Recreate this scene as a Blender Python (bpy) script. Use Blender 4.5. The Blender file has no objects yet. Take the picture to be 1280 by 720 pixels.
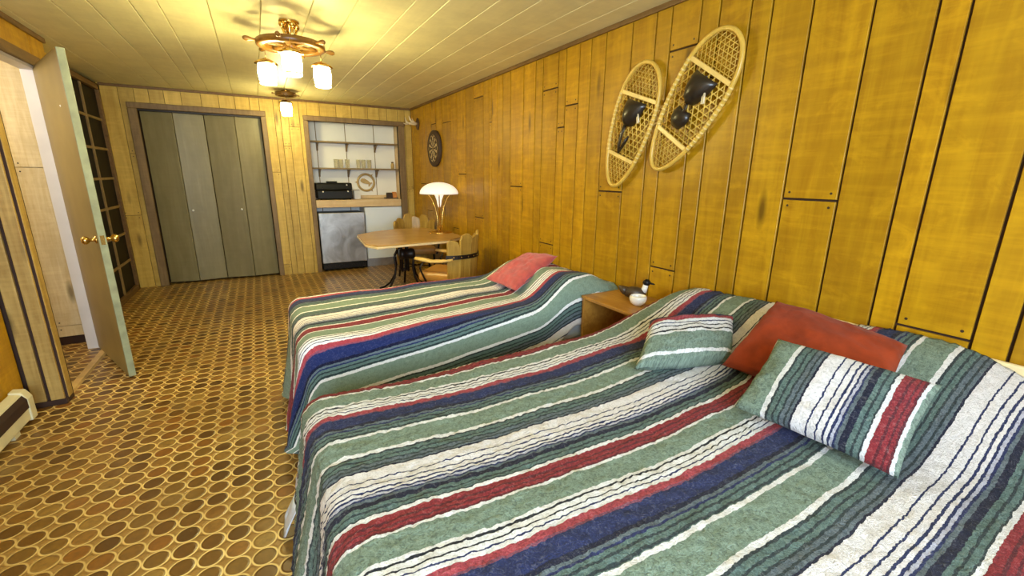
import bpy, bmesh, math, random
from mathutils import Vector, Matrix, noise
random.seed(7)
PI = math.pi
col = bpy.context.scene.collection
H, L, W, HC = 2.35, 6.847, 2.128, 1.400   # ceiling, back wall, right wall, eye height

# ------------------------------------------------------------------ mesh builder
class MB:
    def __init__(s): s.v=[]; s.f=[]; s.m=[]; s.sm=[]; s.uv={}
    def add(s, vs, fs, mi=0, smooth=False):
        o=len(s.v); s.v+= [Vector(p) for p in vs]
        for f in fs:
            s.f.append([i+o for i in f]); s.m.append(mi); s.sm.append(smooth)
        return o
    def box(s, x0,x1,y0,y1,z0,z1, mi=0, mat=None):
        vs=[Vector(p) for p in ((x0,y0,z0),(x1,y0,z0),(x1,y1,z0),(x0,y1,z0),(x0,y0,z1),(x1,y0,z1),(x1,y1,z1),(x0,y1,z1))]
        if mat: vs=[mat@p for p in vs]
        s.add(vs,[(0,3,2,1),(4,5,6,7),(0,1,5,4),(1,2,6,5),(2,3,7,6),(3,0,4,7)],mi)
    def prism(s, poly, axis, a, b, mi=0, mat=None):
        """poly: list of 2-D points, extruded along axis from a to b"""
        def P(p,t):
            q=Vector((t,p[0],p[1])) if axis=='x' else Vector((p[0],t,p[1])) if axis=='y' else Vector((p[0],p[1],t))
            return mat@q if mat else q
        n=len(poly)
        vs=[P(p,a) for p in poly]+[P(p,b) for p in poly]
        fs=[tuple(range(n-1,-1,-1)),tuple(range(n,2*n))]+[(i,(i+1)%n,n+(i+1)%n,n+i) for i in range(n)]
        s.add(vs,fs,mi)
    def tube(s, pts, r, n=8, mi=0, closed=False, flat=1.0, smooth=True):
        """round tube along a polyline; r is a number or a list; flat squashes the second axis"""
        pts=[Vector(p) for p in pts]; k=len(pts)
        rr=r if isinstance(r,(list,tuple)) else [r]*k
        vs=[]; up=None
        for i,p in enumerate(pts):
            if closed: t=pts[(i+1)%k]-pts[i-1]
            else: t=pts[min(i+1,k-1)]-pts[max(i-1,0)]
            t.normalize()
            if up is None:
                up=Vector((0,0,1)) if abs(t.z)<.9 else Vector((1,0,0))
            a=t.cross(up)
            if a.length<1e-5: a=t.orthogonal()
            a.normalize(); b=a.cross(t).normalized(); up=b
            for j in range(n):
                q=2*PI*j/n
                vs.append(p+a*math.cos(q)*rr[i]+b*math.sin(q)*rr[i]*flat)
        fs=[]
        m=k if closed else k-1
        for i in range(m):
            for j in range(n):
                A=i*n+j;B=i*n+(j+1)%n;i2=(i+1)%k
                fs.append((A,i2*n+j,i2*n+(j+1)%n,B)[::-1])
        if not closed:
            fs.append(tuple(range(n))); fs.append(tuple(range((k-1)*n+n-1,(k-1)*n-1,-1)))
        s.add(vs,fs,mi,smooth)
    def lathe(s, prof, n=24, mi=0, mat=None, smooth=True):
        """prof: list of (r,z)"""
        vs=[];k=len(prof)
        for r,z in prof:
            for j in range(n):
                q=2*PI*j/n; p=Vector((r*math.cos(q),r*math.sin(q),z)); vs.append(mat@p if mat else p)
        fs=[]
        for i in range(k-1):
            for j in range(n): fs.append((i*n+j,i*n+(j+1)%n,(i+1)*n+(j+1)%n,(i+1)*n+j))
        cl=prof[0]==prof[-1]
        if prof[0][0]>1e-6 and not cl: fs.append(tuple(range(n-1,-1,-1)))
        if prof[-1][0]>1e-6 and not cl: fs.append(tuple(range((k-1)*n,k*n)))
        s.add(vs,fs,mi,smooth)
    def ball(s, c, rx, ry=None, rz=None, mi=0, n=16, rot=None):
        ry=ry or rx; rz=rz or rx; c=Vector(c)
        k=n//2; vs=[];fs=[]
        for i in range(k+1):
            a=PI*i/k
            for j in range(n):
                q=2*PI*j/n
                p=Vector((rx*math.sin(a)*math.cos(q),ry*math.sin(a)*math.sin(q),rz*math.cos(a)))
                if rot: p=rot@p
                vs.append(c+p)
        for i in range(k):
            for j in range(n): fs.append((i*n+j,(i+1)*n+j,(i+1)*n+(j+1)%n,i*n+(j+1)%n))
        s.add(vs,fs,mi,True)
    def xf(s, M):
        s.v=[M@p for p in s.v]; return s
    def build(s, name, mats, parent=None, bevel=0, seg=2, uvs=None):
        me=bpy.data.meshes.new(name); me.from_pydata([tuple(p) for p in s.v],[],s.f)
        if not isinstance(mats,(list,tuple)): mats=[mats]
        for m in mats: me.materials.append(m)
        me.polygons.foreach_set('material_index',s.m); me.polygons.foreach_set('use_smooth',s.sm)
        bm=bmesh.new(); bm.from_mesh(me)
        bmesh.ops.remove_doubles(bm,verts=bm.verts,dist=1e-6)
        bmesh.ops.recalc_face_normals(bm,faces=bm.faces); bm.to_mesh(me); bm.free()
        if uvs:
            ul=me.uv_layers.new(name='UVMap')
            for li,l in enumerate(me.loops): ul.data[li].uv=uvs(me.vertices[l.vertex_index].co)
        o=bpy.data.objects.new(name,me); col.objects.link(o)
        if parent: o.parent=parent
        if bevel:
            b=o.modifiers.new('bevel','BEVEL'); b.width=bevel; b.segments=seg; b.limit_method='ANGLE'; b.angle_limit=.6
        return o

def tag(o, label, cat, group=None):
    o['label']=label; o['category']=cat
    if group: o['group']=group
    return o
def empty(name, loc=(0,0,0), rz=0, label=None, cat=None, group=None):
    o=bpy.data.objects.new(name,None); col.objects.link(o); o.location=loc; o.rotation_euler=(0,0,rz); o.empty_display_size=.1
    if label: tag(o,label,cat,group)
    return o
def struct(o):
    o['kind']='structure'; return o
def copy_tree(o, parent=None):
    c=o.copy(); col.objects.link(c)
    if parent: c.parent=parent
    for ch in list(o.children): copy_tree(ch,c)
    return c

# ------------------------------------------------------------------ materials
class NT:
    def __init__(s,name):
        s.m=bpy.data.materials.new(name); s.m.use_nodes=True; s.t=s.m.node_tree; s.t.nodes.clear()
        s.out=s.n('ShaderNodeOutputMaterial'); s.b=s.n('ShaderNodeBsdfPrincipled'); s.l(s.b.outputs[0],s.out.inputs[0])
    def n(s,t,**k):
        x=s.t.nodes.new(t)
        for a,b in k.items(): setattr(x,a,b)
        return x
    def l(s,a,b): s.t.links.new(a,b)
    def set(s,sock,v):
        if hasattr(v,'is_output') or isinstance(v,bpy.types.NodeSocket): s.l(v,sock)
        else: sock.default_value=v
    def math(s,op,a,b=None,c=None,clamp=False):
        x=s.n('ShaderNodeMath',operation=op); x.use_clamp=clamp
        s.set(x.inputs[0],a)
        if b is not None: s.set(x.inputs[1],b)
        if c is not None: s.set(x.inputs[2],c)
        return x.outputs[0]
    def mix(s,fac,a,b,mode='MIX'):
        x=s.n('ShaderNodeMix',data_type='RGBA',blend_type=mode)
        s.set(x.inputs[0],fac); s.set(x.inputs[6],a if not isinstance(a,tuple) else (*a[:3],1)); s.set(x.inputs[7],b if not isinstance(b,tuple) else (*b[:3],1))
        return x.outputs[2]
    def ramp(s,fac,stops,interp='LINEAR'):
        x=s.n('ShaderNodeValToRGB'); r=x.color_ramp; r.interpolation=interp
        while len(r.elements)<len(stops): r.elements.new(.5)
        for e,(p,c) in zip(r.elements,stops): e.position=p; e.color=(*c[:3],1) if isinstance(c,tuple) else (c,c,c,1)
        s.l(fac,x.inputs[0]); return x.outputs[0]
    def coord(s,scale=(1,1,1),kind='Object'):
        tc=s.n('ShaderNodeTexCoord'); mp=s.n('ShaderNodeMapping'); mp.inputs['Scale'].default_value=scale
        s.l(tc.outputs[kind],mp.inputs[0]); return mp.outputs[0]
    def noise(s,vec,scale,detail=3,rough=.5,dist=0):
        x=s.n('ShaderNodeTexNoise'); s.l(vec,x.inputs['Vector']); x.inputs['Scale'].default_value=scale
        x.inputs['Detail'].default_value=detail; x.inputs['Roughness'].default_value=rough; x.inputs['Distortion'].default_value=dist
        return x.outputs['Fac']
    def bump(s,h,strength=.3,dist=.01):
        x=s.n('ShaderNodeBump'); x.inputs['Strength'].default_value=strength; x.inputs['Distance'].default_value=dist
        s.l(h,x.inputs['Height']); s.l(x.outputs[0],s.b.inputs['Normal'])
    def fin(s,color=None,rough=.5,metal=0,spec=.5,**k):
        if color is not None: s.set(s.b.inputs['Base Color'],(*color[:3],1) if isinstance(color,tuple) else color)
        s.set(s.b.inputs['Roughness'],rough); s.b.inputs['Metallic'].default_value=metal; s.b.inputs['Specular IOR Level'].default_value=spec
        for a,b in k.items(): s.set(s.b.inputs[a.replace('_',' ')],b)
        return s.m

def plain(name,c,rough=.5,metal=0,spec=.5,var=.12,scale=12,bump=0,bs=60,**k):
    t=NT(name); v=t.coord()
    f=t.noise(v,scale,4)
    cc=t.mix(t.ramp(f,[(.3,0.0),(.7,1.0)]),tuple(x*(1-var) for x in c),tuple(min(1,x*(1+var)) for x in c))
    if bump: t.bump(t.noise(v,bs,4),bump,.004)
    return t.fin(cc,rough,metal,spec,**k)

def wood(name, base, dark, axis='z', horiz=.35, rough=.45, rnd=.25, knots=True, fine=1.0):
    """sawn boards: grain along axis, cross saw marks, knots; each board (mesh island) gets its own tint"""
    t=NT(name)
    g=t.n('ShaderNodeNewGeometry')
    tc=t.n('ShaderNodeTexCoord')
    off=t.n('ShaderNodeVectorMath',operation='SCALE'); 
    cmb=t.n('ShaderNodeCombineXYZ'); r=g.outputs['Random Per Island']
    t.l(r,cmb.inputs[0]); t.l(r,cmb.inputs[1]); t.l(r,cmb.inputs[2]); t.l(cmb.outputs[0],off.inputs[0]); off.inputs['Scale'].default_value=13.7
    add=t.n('ShaderNodeVectorMath',operation='ADD'); t.l(tc.outputs['Object'],add.inputs[0]); t.l(off.outputs[0],add.inputs[1])
    def mp(sc):
        m=t.n('ShaderNodeMapping'); m.inputs['Scale'].default_value=sc; t.l(add.outputs[0],m.inputs[0]); return m.outputs[0]
    long_=dict(z=(1,1,.07),x=(.07,1,1),y=(1,.07,1))[axis]
    cross=dict(z=(.07,.07,1),x=(1,.07,.07),y=(.07,1,.07))[axis]
    grain=t.noise(mp(long_),38*fine,5,.6,.6)
    saw=t.noise(mp(cross),55*fine,4,.65)
    blot=t.noise(mp((1,1,.5)),5,4,.6)
    c=t.mix(t.ramp(grain,[(.3,0.0),(.72,1.0)]),tuple(dark),tuple(base))
    lightb=tuple(min(1,x*1.35) for x in base)
    c=t.mix(t.math('MULTIPLY',t.ramp(saw,[(.45,0.0),(.75,1.0)]),horiz),c,lightb)
    c=t.mix(t.math('MULTIPLY',t.ramp(saw,[(.25,1.0),(.45,0.0)]),horiz*.8),c,tuple(dark))
    c=t.mix(t.math('MULTIPLY',t.ramp(blot,[(.38,1.0),(.58,0.0)]),.35),c,tuple(x*.8 for x in dark))
    pt=t.noise(mp((.7,.7,.9)),9,5,.65,.8)
    c=t.mix(t.math('MULTIPLY',t.ramp(pt,[(.52,0.0),(.74,1.0)]),horiz),c,lightb)
    if knots:
        vo=t.n('ShaderNodeTexVoronoi'); vo.inputs['Scale'].default_value=3.6
        t.l(mp(dict(z=(1.7,1.7,.42),x=(.55,1.5,1.5),y=(1.5,.55,1.5))[axis]),vo.inputs['Vector'])
        k=t.ramp(vo.outputs['Distance'],[(.05,.9),(.17,0.0)])
        sp=t.n('ShaderNodeSeparateColor'); t.l(vo.outputs['Color'],sp.inputs[0])
        c=t.mix(t.math('MULTIPLY',k,t.math('GREATER_THAN',sp.outputs[0],.48)),c,tuple(x*.35 for x in dark))
    hs=t.n('ShaderNodeHueSaturation'); t.l(c,hs.inputs['Color'])
    t.l(t.math('MULTIPLY_ADD',r,rnd,1-rnd/2),hs.inputs['Value'])
    t.bump(t.math('ADD',t.math('MULTIPLY',grain,.5),t.math('MULTIPLY',saw,.6)),.22,.004)
    return t.fin(hs.outputs[0],rough,0,.4)

M={}
M['wall_plank']=wood('amber_plank',(.49,.272,.006),(.33,.155,.0025),'z',.50,.40,.24,True,.5)
M['back_plank']=wood('pale_plank',(.66,.465,.105),(.47,.30,.05),'z',.25,.5,.18,True,.6)
M['hall_plank']=wood('hall_plank',(.78,.66,.42),(.62,.47,.23),'z',.25,.55,.15)
M['gap']=plain('dark_gap',(.030,.010,.003),.8)
M['nail']=plain('nail_iron',(.035,.018,.01),.5)
M['trim']=wood('brown_trim',(.22,.12,.035),(.12,.06,.016),'y',.2,.5,.2,False)
M['casing']=wood('brown_casing',(.26,.17,.07),(.16,.095,.034),'z',.2,.5,.12,False)
M['post']=wood('post_plank',(.50,.34,.10),(.30,.18,.04),'z',.3,.5,.2)
M['ceil']=wood('cream_ceiling',(.76,.695,.385),(.71,.645,.35),'y',.15,.45,.05,False)
M['door_paint']=plain('door_tan',(.26,.19,.06),.45,var=.12,scale=4)
M['door_edge']=plain('door_edge_green',(.27,.29,.17),.5,var=.2,scale=14)
M['jamb']=plain('jamb_white',(.72,.68,.66),.5,var=.06,scale=5)
M['closet']=wood('closet_grey',(.235,.20,.09),(.185,.15,.06),'z',.12,.42,.10,False,.5)
M['brass']=plain('brass',(.72,.48,.14),.22,1,.5,.1)
M['brass_dark']=plain('aged_brass',(.45,.30,.10),.3,1,.5,.15)
M['iron']=plain('wrought_iron',(.025,.018,.014),.42,.6,.5,.2)
M['black']=plain('black_plastic',(.008,.008,.007),.45,0,.25,.2)
M['knob']=plain('white_knob',(.85,.83,.75),.3)
M['white_panel']=plain('white_panel',(.90,.89,.84),.5,var=.03,scale=3)
M['white_gloss_daylit']=plain('white_gloss_daylit',(.80,.88,.98),.3,var=.02,scale=3)  # blue cast of daylight mixed into the white base colour
M['shelf_wood']=wood('shelf_wood',(.36,.25,.10),(.22,.14,.05),'x',.1,.5,.1,False)
M['pine']=wood('pine_beam',(.80,.62,.36),(.68,.47,.23),'x',.1,.45,.1,True,.6)
M['table']=wood('maple_table',(.56,.34,.12),(.44,.25,.07),'x',.1,.22,.05,False,.5)
M['table_edge']=plain('table_edge',(.78,.62,.36),.35)
M['stave']=wood('chair_stave',(.62,.41,.085),(.34,.19,.03),'z',.1,.35,.3,True,.8)
M['arm']=wood('chair_arm',(.74,.52,.18),(.60,.38,.10),'x',.1,.3,.1,False)
M['leather']=plain('tan_leather',(.52,.26,.06),.33,var=.15,scale=8,bump=.1)
M['night']=wood('nightstand_wood',(.55,.28,.05),(.36,.15,.022),'y',.15,.35,.1,False,.8)
M['red']=plain('red_cloth',(.245,.034,.008),.85,0,.15,.22,14,.35,220,Sheen_Weight=.08)
M['rose']=plain('rose_cloth',(.50,.085,.075),.85,0,.2,.15,25,.35,220,Sheen_Weight=.3)
M['sheet']=plain('blue_sheet',(.62,.68,.80),.8,0,.2,.05)
M['cream_sheet']=plain('cream_sheet',(.78,.66,.46),.8,0,.2,.06)
M['cream']=plain('cream_board',(.80,.66,.38),.5,var=.06)
M['heater']=plain('heater_cream',(.66,.60,.38),.42,var=.06)
M['ash']=wood('ash_hoop',(.74,.50,.10),(.60,.38,.06),'z',.1,.3,.1,False)
M['raw']=plain('rawhide',(.62,.40,.06),.4,var=.15)
M['pale_wood']=plain('crossbar_ash',(.76,.55,.17),.35,var=.1)
M['hide']=plain('black_leather',(.020,.013,.008),.34,0,.5,.2,Coat_Weight=.15)
M['bone']=plain('bone',(.78,.68,.46),.4,var=.12)
M['plaque']=plain('plaque_brown',(.09,.045,.018),.5)
M['board_dark']=plain('board_dark',(.055,.030,.016),.7)
M['board_light']=plain('board_cream',(.62,.48,.26),.7)
M['wheel']=wood('wheel_wood',(.27,.13,.022),(.16,.07,.011),'x',.05,.28,.1,False)
M['wheel_dark']=wood('small_wheel_wood',(.26,.14,.03),(.17,.08,.015),'x',.05,.3,.1,False)
M['fish']=plain('tan_metal',(.48,.33,.12),.4,.3)
M['glasspane']=plain('dark_pane',(.007,.005,.003),.5,0,.12,.3,5)
M['muntin']=plain('muntin_brown',(.24,.16,.06),.45,var=.2)
M['olive']=plain('duck_brown',(.055,.034,.018),.4,var=.4,scale=40)
M['ceramic']=plain('white_ceramic',(.86,.84,.80),.25,var=.02)
M['orange']=plain('orange_card',(.72,.27,.05),.5)
M['paper']=plain('white_paper',(.80,.80,.78),.6,var=.03)
M['threshold']=plain('threshold_wood',(.55,.36,.13),.4,var=.2)
M['canvas']=plain('window_frame_white',(.78,.76,.70),.5)

def steel():
    t=NT('brushed_steel'); v=t.coord((1,1,.6))
    f=t.noise(v,5,4,.6,1.2)
    c=t.ramp(f,[(.3,(.36,.36,.36)),(.7,(.60,.61,.62))])
    t.bump(t.noise(t.coord((1,1,60)),8,2),.04,.002)
    return t.fin(c,t.ramp(f,[(.3,.28),(.7,.42)]),.85)
M['steel']=steel()
def glow(name,c,s):
    t=NT(name); return t.fin((.9,.85,.7),.4,Emission_Color=(*c,1),Emission_Strength=s)
M['lamp_glass']=glow('lit_milk_glass',(1,.86,.42),38)
M['shade']=glow('milk_glass_shade',(1,.95,.84),.55)
def clearglass(name,c):
    t=NT(name); return t.fin(c,.06,0,.6,Alpha=.30)
M['glass']=clearglass('amber_tumbler',(.85,.78,.52))
M['window_glass']=clearglass('clear_window',(1,1,1))

def tiles():
    t=NT('round_quarry_tiles'); tc=t.n('ShaderNodeTexCoord'); sp=t.n('ShaderNodeSeparateXYZ'); t.l(tc.outputs['Object'],sp.inputs[0])
    P=.0880
    u=t.math('DIVIDE',t.math('ADD',sp.outputs[0],.219+P/2),P); v=t.math('DIVIDE',t.math('ADD',sp.outputs[1],-1.714+P/2),P)
    fu=t.math('ABSOLUTE',t.math('SUBTRACT',t.math('FRACT',u),.5)); fv=t.math('ABSOLUTE',t.math('SUBTRACT',t.math('FRACT',v),.5))
    d=t.math('SQRT',t.math('ADD',t.math('MULTIPLY',fu,fu),t.math('MULTIPLY',fv,fv)))
    cb=t.n('ShaderNodeCombineXYZ'); t.l(t.math('FLOOR',u),cb.inputs[0]); t.l(t.math('FLOOR',v),cb.inputs[1])
    wn=t.n('ShaderNodeTexWhiteNoise',noise_dimensions='2D'); t.l(cb.outputs[0],wn.inputs['Vector'])
    tile=t.ramp(wn.outputs['Value'],[(0,(.085,.038,.008)),(.3,(.15,.066,.011)),(.6,(.20,.105,.02)),(.8,(.25,.095,.014)),(1,(.31,.185,.04))])
    mott=t.noise(t.coord(),45,4,.6)
    tile=t.mix(t.math('MULTIPLY',t.ramp(mott,[(.35,1.0),(.65,0.0)]),.45),tile,(.10,.055,.02))
    grout=t.mix(t.noise(t.coord(),20,3),(.90,.70,.28),(.72,.49,.14))
    wear=t.noise(t.coord(),1.3,3)
    grout=t.mix(t.ramp(wear,[(.42,0.0),(.62,.75)]),grout,(.42,.26,.07))
    jit=t.noise(t.coord(),30,2)
    dd=t.math('ADD',d,t.math('MULTIPLY_ADD',jit,.03,-.015))
    mt=t.ramp(dd,[(.425,1.0),(.445,0.0)])
    ring=t.ramp(dd,[(.490,1.0),(.520,0.0)])
    grout=t.mix(ring,(.30,.165,.04),grout)
    c=t.mix(mt,grout,tile)
    dm=t.math('ADD',fu,fv)
    dust=t.ramp(t.noise(t.coord((1,1,1)),2.6,4,.6),[(.55,0.0),(.72,.28)])
    c=t.mix(dust,c,(.50,.34,.12))
    hgt=t.math('MAXIMUM',t.ramp(dd,[(.36,1.0),(.46,0.0)]),t.ramp(dm,[(.76,0.0),(.84,1.0)]))
    t.bump(t.math('ADD',hgt,t.math('MULTIPLY',mott,.12)),.45,.006)
    return t.fin(c,t.math('MULTIPLY_ADD',mott,.2,.22),0,.45)
M['tiles']=tiles()

# serape stripes -----------------------------------------------------------
RED=(.30,.022,.030); DRED=(.13,.012,.02); PNK=(.42,.055,.075); MAU=(.24,.07,.12)
WHT=(.87,.87,.88); OFF=(.86,.83,.85); LIL=(.55,.56,.68); SAG=(.225,.315,.245); TEA=(.12,.195,.18); DTE=(.028,.046,.052)
NVY=(.016,.026,.115); DNV=(.007,.009,.036); DRK=(.010,.013,.022); BGR=(.13,.17,.20)
CYC=[ # offset from the start of the cycle in m, colour; one repeat
 (0,RED),(.018,DRED),(.024,RED),(.036,DRED),(.041,RED),(.050,DRED),(.057,WHT),(.066,SAG),(.138,WHT),(.150,DRK),(.156,WHT),(.172,DRK),(.176,WHT),(.189,NVY),(.193,WHT),(.205,PNK),(.226,MAU),
 (.234,NVY),(.286,DNV),(.300,BGR),(.309,NVY),(.316,TEA),(.328,DTE),(.334,TEA),(.347,DTE),(.355,TEA),(.359,WHT),(.372,SAG),(.456,WHT),(.472,DTE),(.479,TEA),(.494,DTE),(.500,TEA),(.513,DTE),(.519,BGR),(.531,DTE),(.537,BGR),(.546,DNV),
 (.552,OFF),(.594,NVY),(.598,OFF),(.619,NVY),(.624,OFF),(.640,NVY),(.645,OFF),(.655,NVY),(.660,LIL),(.669,NVY),(.675,BGR),(.684,DNV),(.702,TEA),(.714,DTE),(.720,TEA),(.733,DTE),(.737,WHT),(.750,RED)]
CLEN=.750
def serape(name, start, scale=1.0, vmin=-.9, vmax=2.6, wav=.012, flip=1, pile=1.0, fine=1.0):
    """stripes run along uv.x; pattern position p = (start - uv.y)/scale, repeating"""
    t=NT(name); tc=t.n('ShaderNodeTexCoord'); sp=t.n('ShaderNodeSeparateXYZ'); t.l(tc.outputs['UV'],sp.inputs[0])
    w1=t.noise(t.coord((2.0,2.0,2.0),'UV'),1.6,2); w2=t.noise(t.coord((1,1,1),'UV'),55*fine,3,.7)
    v=t.math('ADD',sp.outputs[1],t.math('MULTIPLY_ADD',w1,wav*2,-wav)); v=t.math('ADD',v,t.math('MULTIPLY_ADD',w2,.010/fine,-.005/fine))
    p=t.math('MODULO',t.math('ADD',t.math('DIVIDE',t.math('SUBTRACT',start,v),scale),CLEN*8),CLEN)
    def seg(lst,a,b):
        return t.ramp(t.math('DIVIDE',t.math('SUBTRACT',p,a),b-a),[(max(0,(q-a)/(b-a)),c) for q,c in lst],'CONSTANT')
    A=CYC[:26]; B=CYC[26:-1]
    ca=seg(A,0,B[0][0]); cbb=seg(B,B[0][0],CLEN)
    c=t.mix(t.math('GREATER_THAN',p,B[0][0]),ca,cbb)
    uv=t.coord((1,1,1),'UV')
    lump=t.noise(uv,95*fine,2,.6,1.2); nz=t.noise(uv,290*fine,3,.8,.8)
    f=t.math('ADD',t.math('MULTIPLY',lump,.55),t.math('MULTIPLY',nz,.45))
    b0=t.n('ShaderNodeRGBToBW'); t.l(c,b0.inputs[0])
    pit_shade=t.math('MULTIPLY',t.ramp(f,[(.40,1.0),(.52,0.0)]),t.ramp(b0.outputs[0],[(.25,.72*pile),(.7,.30*pile)]))
    c=t.mix(pit_shade,c,t.mix(.72,c,DRK))  # shade in the hollows of the pile, put into the colour
    tip_light=t.math('MULTIPLY',t.ramp(f,[(.52,0.0),(.66,1.0)]),.22*pile)
    c=t.mix(tip_light,c,t.mix(.5,c,WHT))  # raised pile paled in the colour, as if catching light
    bw=t.n('ShaderNodeRGBToBW'); t.l(c,bw.inputs[0])
    hgt=t.math('ADD',t.math('MULTIPLY',bw.outputs[0],.45),t.math('MULTIPLY',f,1.6))
    t.bump(hgt,.8*pile,.008)
    return t.fin(c,.95,0,.1,Sheen_Weight=.08,Sheen_Roughness=.6)
M['serape_near']=serape('fleece_stripes_near',1.661)
M['serape_far']=serape('fleece_stripes_far',2.52,1.13,wav=.008,pile=.5,fine=.8)
M['serape_cushion']=serape('fleece_stripes_cushion',0.0,.66,wav=.004,pile=1.1,fine=1.3)

# ------------------------------------------------------------------ the setting
def plank_wall(name, grooves, zlo, zhi, place, joints, mats, gap=.007, thick=.016, cut=None):
    """vertical boards between neighbouring groove positions; place(a,d,z): along-wall, depth behind the face, height"""
    b=MB()
    def board(a0,a1,z0,z1):
        vs=[]
        e=.0015
        # front face slightly eased
        for d,ins in ((0,e),(e,0),(thick,0)):
            for a,z in ((a0+ins,z0+ins),(a1-ins,z0+ins),(a1-ins,z1-ins),(a0+ins,z1-ins)): vs.append(place(a,d,z))
        fs=[(0,1,2,3)]
        for k in (0,4):
            for i in range(4): fs.append((k+i,k+(i+1)%4,k+4+(i+1)%4,k+4+i))
        fs.append((8,9,10,11)); b.add(vs,fs,0)
    def nail(a,z):
        n=8; r=.0055; vs=[place(a+r*math.cos(2*PI*i/n),-.0008,z+r*math.sin(2*PI*i/n)) for i in range(n)]+[place(a+r*math.cos(2*PI*i/n),.004,z+r*math.sin(2*PI*i/n)) for i in range(n)]
        b.add(vs,[tuple(range(n))]+[(i,(i+1)%n,n+(i+1)%n,n+i) for i in range(n)],2)
    for a0,a1 in zip(grooves[:-1],grooves[1:]):
        cuts=sorted(z for (a,z) in joints if a0<a<a1)
        spans=[(zlo,zhi)]
        if cut: spans=cut((a0+a1)/2)
        for s0,s1 in spans:
            zz=[s0]+[z for z in cuts if s0+.03<z<s1-.03]+[s1]
            for i,(z0,z1) in enumerate(zip(zz[:-1],zz[1:])):
                board(a0+gap/2,a1-gap/2,z0+(gap/2 if i else 0),z1-(gap/2 if i<len(zz)-2 else 0))
            for z in zz[1:-1]:
                for a in (a0+.028,a1-.028):
                    nail(a,z+.03); nail(a,z-.03)
    return b

YN=-1.35    # wall behind the camera
# right wall
gr=[.105,.235,.363,.459,.675,.762,.961,1.190,1.370,1.475,1.645,1.760,1.953,2.065,2.257,2.497,2.649,2.777,2.939,3.038,3.254,3.365,3.559,3.79,3.947,4.053,4.176,4.237,4.366,4.607,4.83,5.07,5.264,5.56,5.77,5.978,6.25,6.5,6.73,L]
a=.105
while a>YN+.1:
    a-=random.uniform(.1,.22); gr.insert(0,max(a,YN))
jr=[(1.871,2.09),(2.372,1.30),(1.843,.85),(1.077,1.31),(.567,.85),(3.161,2.07),(2.987,1.77),(2.852,1.92),(3.672,1.30),(3.14,.83),(5.87,2.05),(5.473,2.03),(4.463,2.19),(4.2,1.92),(4.976,1.41),(4.45,.94),(6.33,1.27),(6.1,.9),(5.15,.75),(-.4,1.5)]
b=plank_wall('wall_right',gr,0,H,lambda a,d,z:(W+d,a,z),jr,None,gap=.010)
b.box(W+.012,W+.1,YN,L+.1,0,H,1)
struct(b.build('wall_right',[M['wall_plank'],M['gap'],M['nail']]))

# back wall with closet and kitchen openings
CX0,CX1,CZ=-1.105,.145,2.105
KX0,KX1,KZ=.70,1.925,2.09
gb=[-1.42,-1.245,CX0,-.97,-.83,-.666,-.47,-.29,-.12,.038,CX1,.304,.375,.468,.60,KX0,.86,1.07,1.275,1.50,1.66,1.77,KX1,2.03,W]
def bcut(a):
    if CX0<a<CX1: return [(CZ,H)]
    if KX0<a<KX1: return [(KZ,H)]
    return [(0,H)]
jb=[(.22,1.41),(.22,.15),(-1.33,.89),(-1.15,1.6),(.42,1.75),(2.08,1.18),(2.08,.62),(.53,2.0)]
b=plank_wall('wall_back',gb,0,H,lambda a,d,z:(a,L+d,z),jb,None,cut=bcut,gap=.0045)
for x0,x1,z0 in ((-1.5,CX0,0),(CX0,CX1,CZ),(CX1,KX0,0),(KX0,KX1,KZ),(KX1,W+.1,0)): b.box(x0,x1,L+.012,L+.07,z0,H,1)
struct(b.build('wall_back',[M['back_plank'],M['gap'],M['nail']]))

# left wall: far stretch, doorway stretch, near stretch
XL,XD,XN=-1.405,-1.265,-1.34
XJ=XD-.07
b=plank_wall('wall_left',[4.87,5.0,5.2,5.4,5.66,6.83,L],0,H,lambda a,d,z:(XL-d,a,z),[],None,cut=lambda a:[(0,H)] if not 5.66<a<6.83 else [])
b.box(XL-.1,XL-.012,4.87,5.66,0,H,1)
b.box(XL-.30,XL-.20,5.60,L+.1,0,H,1)
b.box(XL-.2,XL-.012,6.83,L+.1,0,H,1)
struct(b.build('wall_left',[M['back_plank'],M['gap'],M['nail']]))
DY0,DY1,DZ=3.58,4.57,2.10
b=plank_wall('wall_doorway',[3.56,4.05,4.60,4.87],DZ+.0,H,lambda a,d,z:(XD-d,a,z),[],None,cut=lambda a:[(DZ,H)] if a<4.6 else [(0,H)])
b.box(XJ,XD-.012,3.56,4.60,DZ,H,1); b.box(XJ,XD-.012,4.60,4.87,0,H,1)
struct(b.build('wall_left_doorway',[M['wall_plank'],M['gap'],M['nail']]))
g=[YN]
while g[-1]<3.3: g.append(g[-1]+random.uniform(.1,.2))
g[-1]=3.49
b=plank_wall('wall_near',g,0,H,lambda a,d,z:(XN-d,a,z),[(2.4,1.2),(1.2,.8)],None)
b.box(XN-.1,XN-.012,YN,3.5,0,H,1)
struct(b.build('wall_left_front',[M['wall_plank'],M['gap'],M['nail']]))
# boxed post at the near side of the doorway
b=MB()
for i,(x0,x1) in enumerate(((-1.325,-1.262),(-1.245,-1.182))):
    b.box(x0,x1,3.495,3.515,.03,H,0)
b.box(-1.40,-1.168,3.51,3.60,0,H,1)
b.box(-1.338,-1.170,3.488,3.515,0,.035,1)
b.box(-1.176,-1.166,3.512,3.585,.03,H,0)
struct(b.build('trim_1',[M['post'],M['gap']],bevel=.004))
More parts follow.
